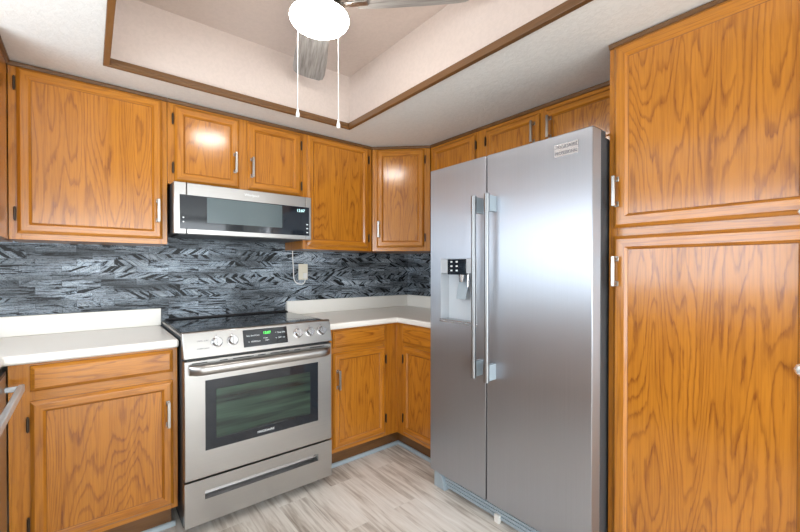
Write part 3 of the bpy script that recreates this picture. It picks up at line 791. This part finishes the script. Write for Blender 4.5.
MB().box(SP - 0.003, SP + 0.003, 0.008, 0.0705, 0.11, 1.79, 'black').build('door_gap_shade', r)  # black filler standing in for the shade in the gap between the doors
# dispenser: recess, display, paddle, tray
a, b_, c_, d_ = H
dp = MB(); t = 0.003
dp.box(a, a + t, 0.0, 0.064, c_, d_, 'dispenser').box(b_ - t, b_, 0.0, 0.064, c_, d_, 'dispenser')
dp.box(a + t, b_ - t, 0.061, 0.064, c_, d_, 'dispenser').box(a + t, b_ - t, 0.0, 0.061, c_, c_ + 0.006, 'dispenser')
dp.box(a + t, b_ - t, 0.001, 0.061, 1.222, d_ - 0.001, 'dispenser')
dp.build('dispenser', dl_)
MB().box(a + 0.055, b_ - 0.070, -0.004, 0.0008, 1.214, 1.296, 'black_glass').build('dispenser_display', dl_, bevel=0.002)
for i in range(2):
    for j in range(3):
        xx = a + 0.078 + i * 0.038; zz = 1.232 + j * 0.023
        MB().box(xx, xx + 0.014, -0.0046, -0.0038, zz, zz + 0.008, 'white_print').build('key', dl_)
MB().prism([(-0.006, c_ - 0.006), (0.058, c_ - 0.006), (0.058, c_ + 0.010), (-0.006, c_ + 0.010)], a - 0.004, b_ + 0.004, 'bright_steel', axis='x').build('drip_tray', dl_, bevel=0.003)
pd = MB().prism([(0.018, 1.085), (0.024, 1.085), (0.052, 1.205), (0.045, 1.205)], a + 0.10, a + 0.165, 'grey_plastic', axis='x')
pd.tube((a + 0.132, 0.030, 1.222), (a + 0.132, 0.026, 1.175), 0.022, 'bright_steel', r1=0.014)
pd.tube((a + 0.175, 0.030, 1.222), (a + 0.175, 0.026, 1.150), 0.010, 'bright_steel')
pd.build('dispenser_paddle', dl_, smooth=True)
def fhandle(x, z0_, z1_, d):
    o = MB().tube((x, -0.058, z0_), (x, -0.058, z1_), 0.0115, 'bar_steel', seg=24)
    for z in (z0_, z1_):
        s_ = 1 if z == z0_ else -1
        o.tube((x, -0.058, z - 0.001 * s_), (x, -0.058, z + s_ * 0.085), 0.0140, 'bar_steel', seg=24)
        o.box(x - 0.011, x + 0.011, -0.058, -0.0005, z + s_ * 0.006, z + s_ * 0.080, 'grey_plastic')
    h_ = o.build('handle', d, smooth=True)
fhandle(FY1 - 1.236, 0.717, 1.597, dl_); fhandle(FY1 - 1.157, 0.712, 1.597, dr_)
bd = MB().box(FY1 - 0.851, FY1 - 0.749, -0.002, 0.0008, 1.706, 1.757, 'bright_steel').build('badge', dr_)
text('badge_print', 'FRIGIDAIRE', 0.020, 'dark_print', bd, (FY1 - 0.800, -0.0024, 1.744), (R(90), 0, 0), width=0.092)
text('badge_print', 'PROFESSIONAL', 0.018, 'dark_print', bd, (FY1 - 0.800, -0.0024, 1.719), (R(90), 0, 0), width=0.092)
# hinge caps, base grille, feet
MB().box(FW - 0.10, FW - 0.008, 0.02, 0.13, 1.7765, 1.805, 'dark_case').build('hinge_cover', r, bevel=0.004)
MB().box(0.008, 0.10, 0.072, 0.13, 1.7765, 1.805, 'dark_case').build('hinge_cover', r, bevel=0.004)
g = MB().box(0.045, FW - 0.01, 0.055, 0.075, 0.012, 0.100, 'grey_plastic')
for i in range(4): g.box(0.05, FW - 0.02, 0.048, 0.056, 0.024 + i * 0.018, 0.032 + i * 0.018, 'grey_plastic')
g.build('base_grille', r)
MB().prism([(0.0, 0.0), (0.085, 0.0), (0.06, 0.075), (0.02, 0.095), (0.0, 0.095)], 0.03, 0.07, 'grey_plastic', axis='y').build('foot', r, bevel=0.004)
MB().box(FW * 0.46, FW * 0.46 + 0.03, 0.035, 0.055, 0.0, 0.04, 'white_plastic').build('foot', r, bevel=0.003)
MB().box(0.05, 0.09, 0.50, 0.55, 0.0, 0.03, 'black').box(FW - 0.09, FW - 0.05, 0.50, 0.55, 0, 0.03, 'black').build('foot', r)
# smudges on the steel near the dispenser are left as gloss variation in the steel itself

# ---------------------------------------------------------------- outlet and cord
r = empty('wall_outlet', (1.222, YW - 0.0085, 1.222), 0, 'almond wall plate with plug on the tile right of the range', 'outlet')
MB().box(-0.036, 0.036, -0.006, 0, -0.058, 0.058, 'almond').build('plate', r, bevel=0.002)
MB().box(-0.017, 0.017, -0.009, -0.006, 0.006, 0.040, 'almond').box(-0.017, 0.017, -0.009, -0.006, -0.042, -0.006, 'almond').build('socket', r, bevel=0.002)
MB().box(-0.004, 0.020, -0.034, -0.009, -0.046, -0.008, 'white_plastic').build('plug', r, bevel=0.004)
def poly(name, pts, rad, mat, parent=None):
    cu = bpy.data.curves.new(name, 'CURVE'); cu.dimensions = '3D'; cu.bevel_depth = rad; cu.bevel_resolution = 3
    sp = cu.splines.new('NURBS'); sp.points.add(len(pts) - 1)
    for p, q in zip(sp.points, pts): p.co = (*q, 1)
    sp.use_endpoint_u = True; sp.order_u = 3
    t = bpy.data.objects.new(name, cu); C.objects.link(t); bpy.context.view_layer.update()
    me = bpy.data.meshes.new_from_object(t.evaluated_get(bpy.context.evaluated_depsgraph_get())); me.materials.clear(); me.materials.append(M[mat])
    bpy.data.objects.remove(t, do_unlink=True)
    o = bpy.data.objects.new(name, me); C.objects.link(o); o.parent = parent
    for p in me.polygons: p.use_smooth = True
    return o
tag(poly('power_cord', [(1.140, YW - 0.014, 1.374), (1.141, YW - 0.014, 1.32), (1.146, YW - 0.014, 1.26), (1.148, YW - 0.014, 1.19), (1.152, YW - 0.014, 1.160), (1.175, YW - 0.016, 1.135), (1.215, YW - 0.025, 1.13), (1.230, YW - 0.032, 1.155), (1.230, YW - 0.030, 1.173)], 0.0034, 'white_plastic'),
    'thin white cord hanging on the tile from the cabinet underside', 'cord')

# ---------------------------------------------------------------- ceiling fan with lit bowl
FC = (0.735, 1.44)
r = empty('ceiling_fan', (FC[0], FC[1], ZT - 0.018), 0, 'ceiling fan with grey blades, lit white bowl and two pull chains in the tray', 'ceiling fan')
MB().lathe([(0.0001, 0.0175), (0.075, 0.0175), (0.075, -0.0005), (0.075, -0.02), (0.05, -0.045), (0.0001, -0.045)], 'nickel').build('canopy', r, smooth=True)
MB().lathe([(0.0001, -0.045), (0.095, -0.050), (0.115, -0.075), (0.115, -0.115), (0.090, -0.150), (0.0001, -0.152)], 'nickel').build('motor_housing', r, smooth=True)
MB().lathe([(0.0001, -0.152), (0.070, -0.153), (0.105, -0.178), (0.112, -0.192), (0.0001, -0.193)], 'nickel').build('light_fitter', r, smooth=True)
prof = [(0.0001, -0.193), (0.116, -0.194), (0.119, -0.202)] + [(0.119 * math.cos(a_), -0.202 - 0.050 * math.sin(a_)) for a_ in [PI / 2 * i / 10 for i in range(1, 10)]] + [(0.0001, -0.252)]
tag(MB().lathe(prof, 'lamp').build('light_bowl', r, smooth=True), 'lit frosted white bowl')
for ang in (69, -47, 189):
    bl = MB(); k = bl.mi('blade'); pts = []
    outline = [(0.15, 0.052), (0.22, 0.066), (0.40, 0.080), (0.54, 0.085), (0.59, 0.080), (0.615, 0.06), (0.622, 0.0)]
    pts = outline + [(x, -y) for x, y in reversed(outline[:-1])]
    bl.prism(list(reversed(pts)), -0.003, 0.003, 'blade')
    o = bl.build('blade', r, bevel=0.0015, loc=(0, 0, -0.148)); o.rotation_euler = (R(9), 0, R(ang))
    o.rotation_euler = (Matrix.Rotation(R(ang), 4, 'Z') @ Matrix.Rotation(R(10), 4, 'X')).to_euler()
    MB().box(0.09, 0.20, -0.018, 0.018, -0.010, -0.0035, 'nickel').build('blade_arm', o, bevel=0.002)
def chain(a_, rr, z1_):
    x, y = rr * math.cos(a_), rr * math.sin(a_)
    o = MB().tube((x, y, -0.185), (x, y, z1_ + 0.03), 0.0014, 'white_plastic', seg=8)
    ch = o.build('pull_chain', r)
    f_ = MB().lathe([(0.0001, z1_ + 0.036), (0.003, z1_ + 0.034), (0.0045, z1_ + 0.022), (0.0075, z1_ + 0.012), (0.0078, z1_ + 0.002), (0.005, z1_ - 0.002), (0.0001, z1_ - 0.003)], 'white_plastic', seg=20, cx=x, cy=y)
    f_.build('chain_fob', ch, smooth=True)
ca = R(-38.96)          # chains hang either side of the bowl
chain(ca + PI, 0.090, -0.600); chain(ca, 0.076, -0.645)
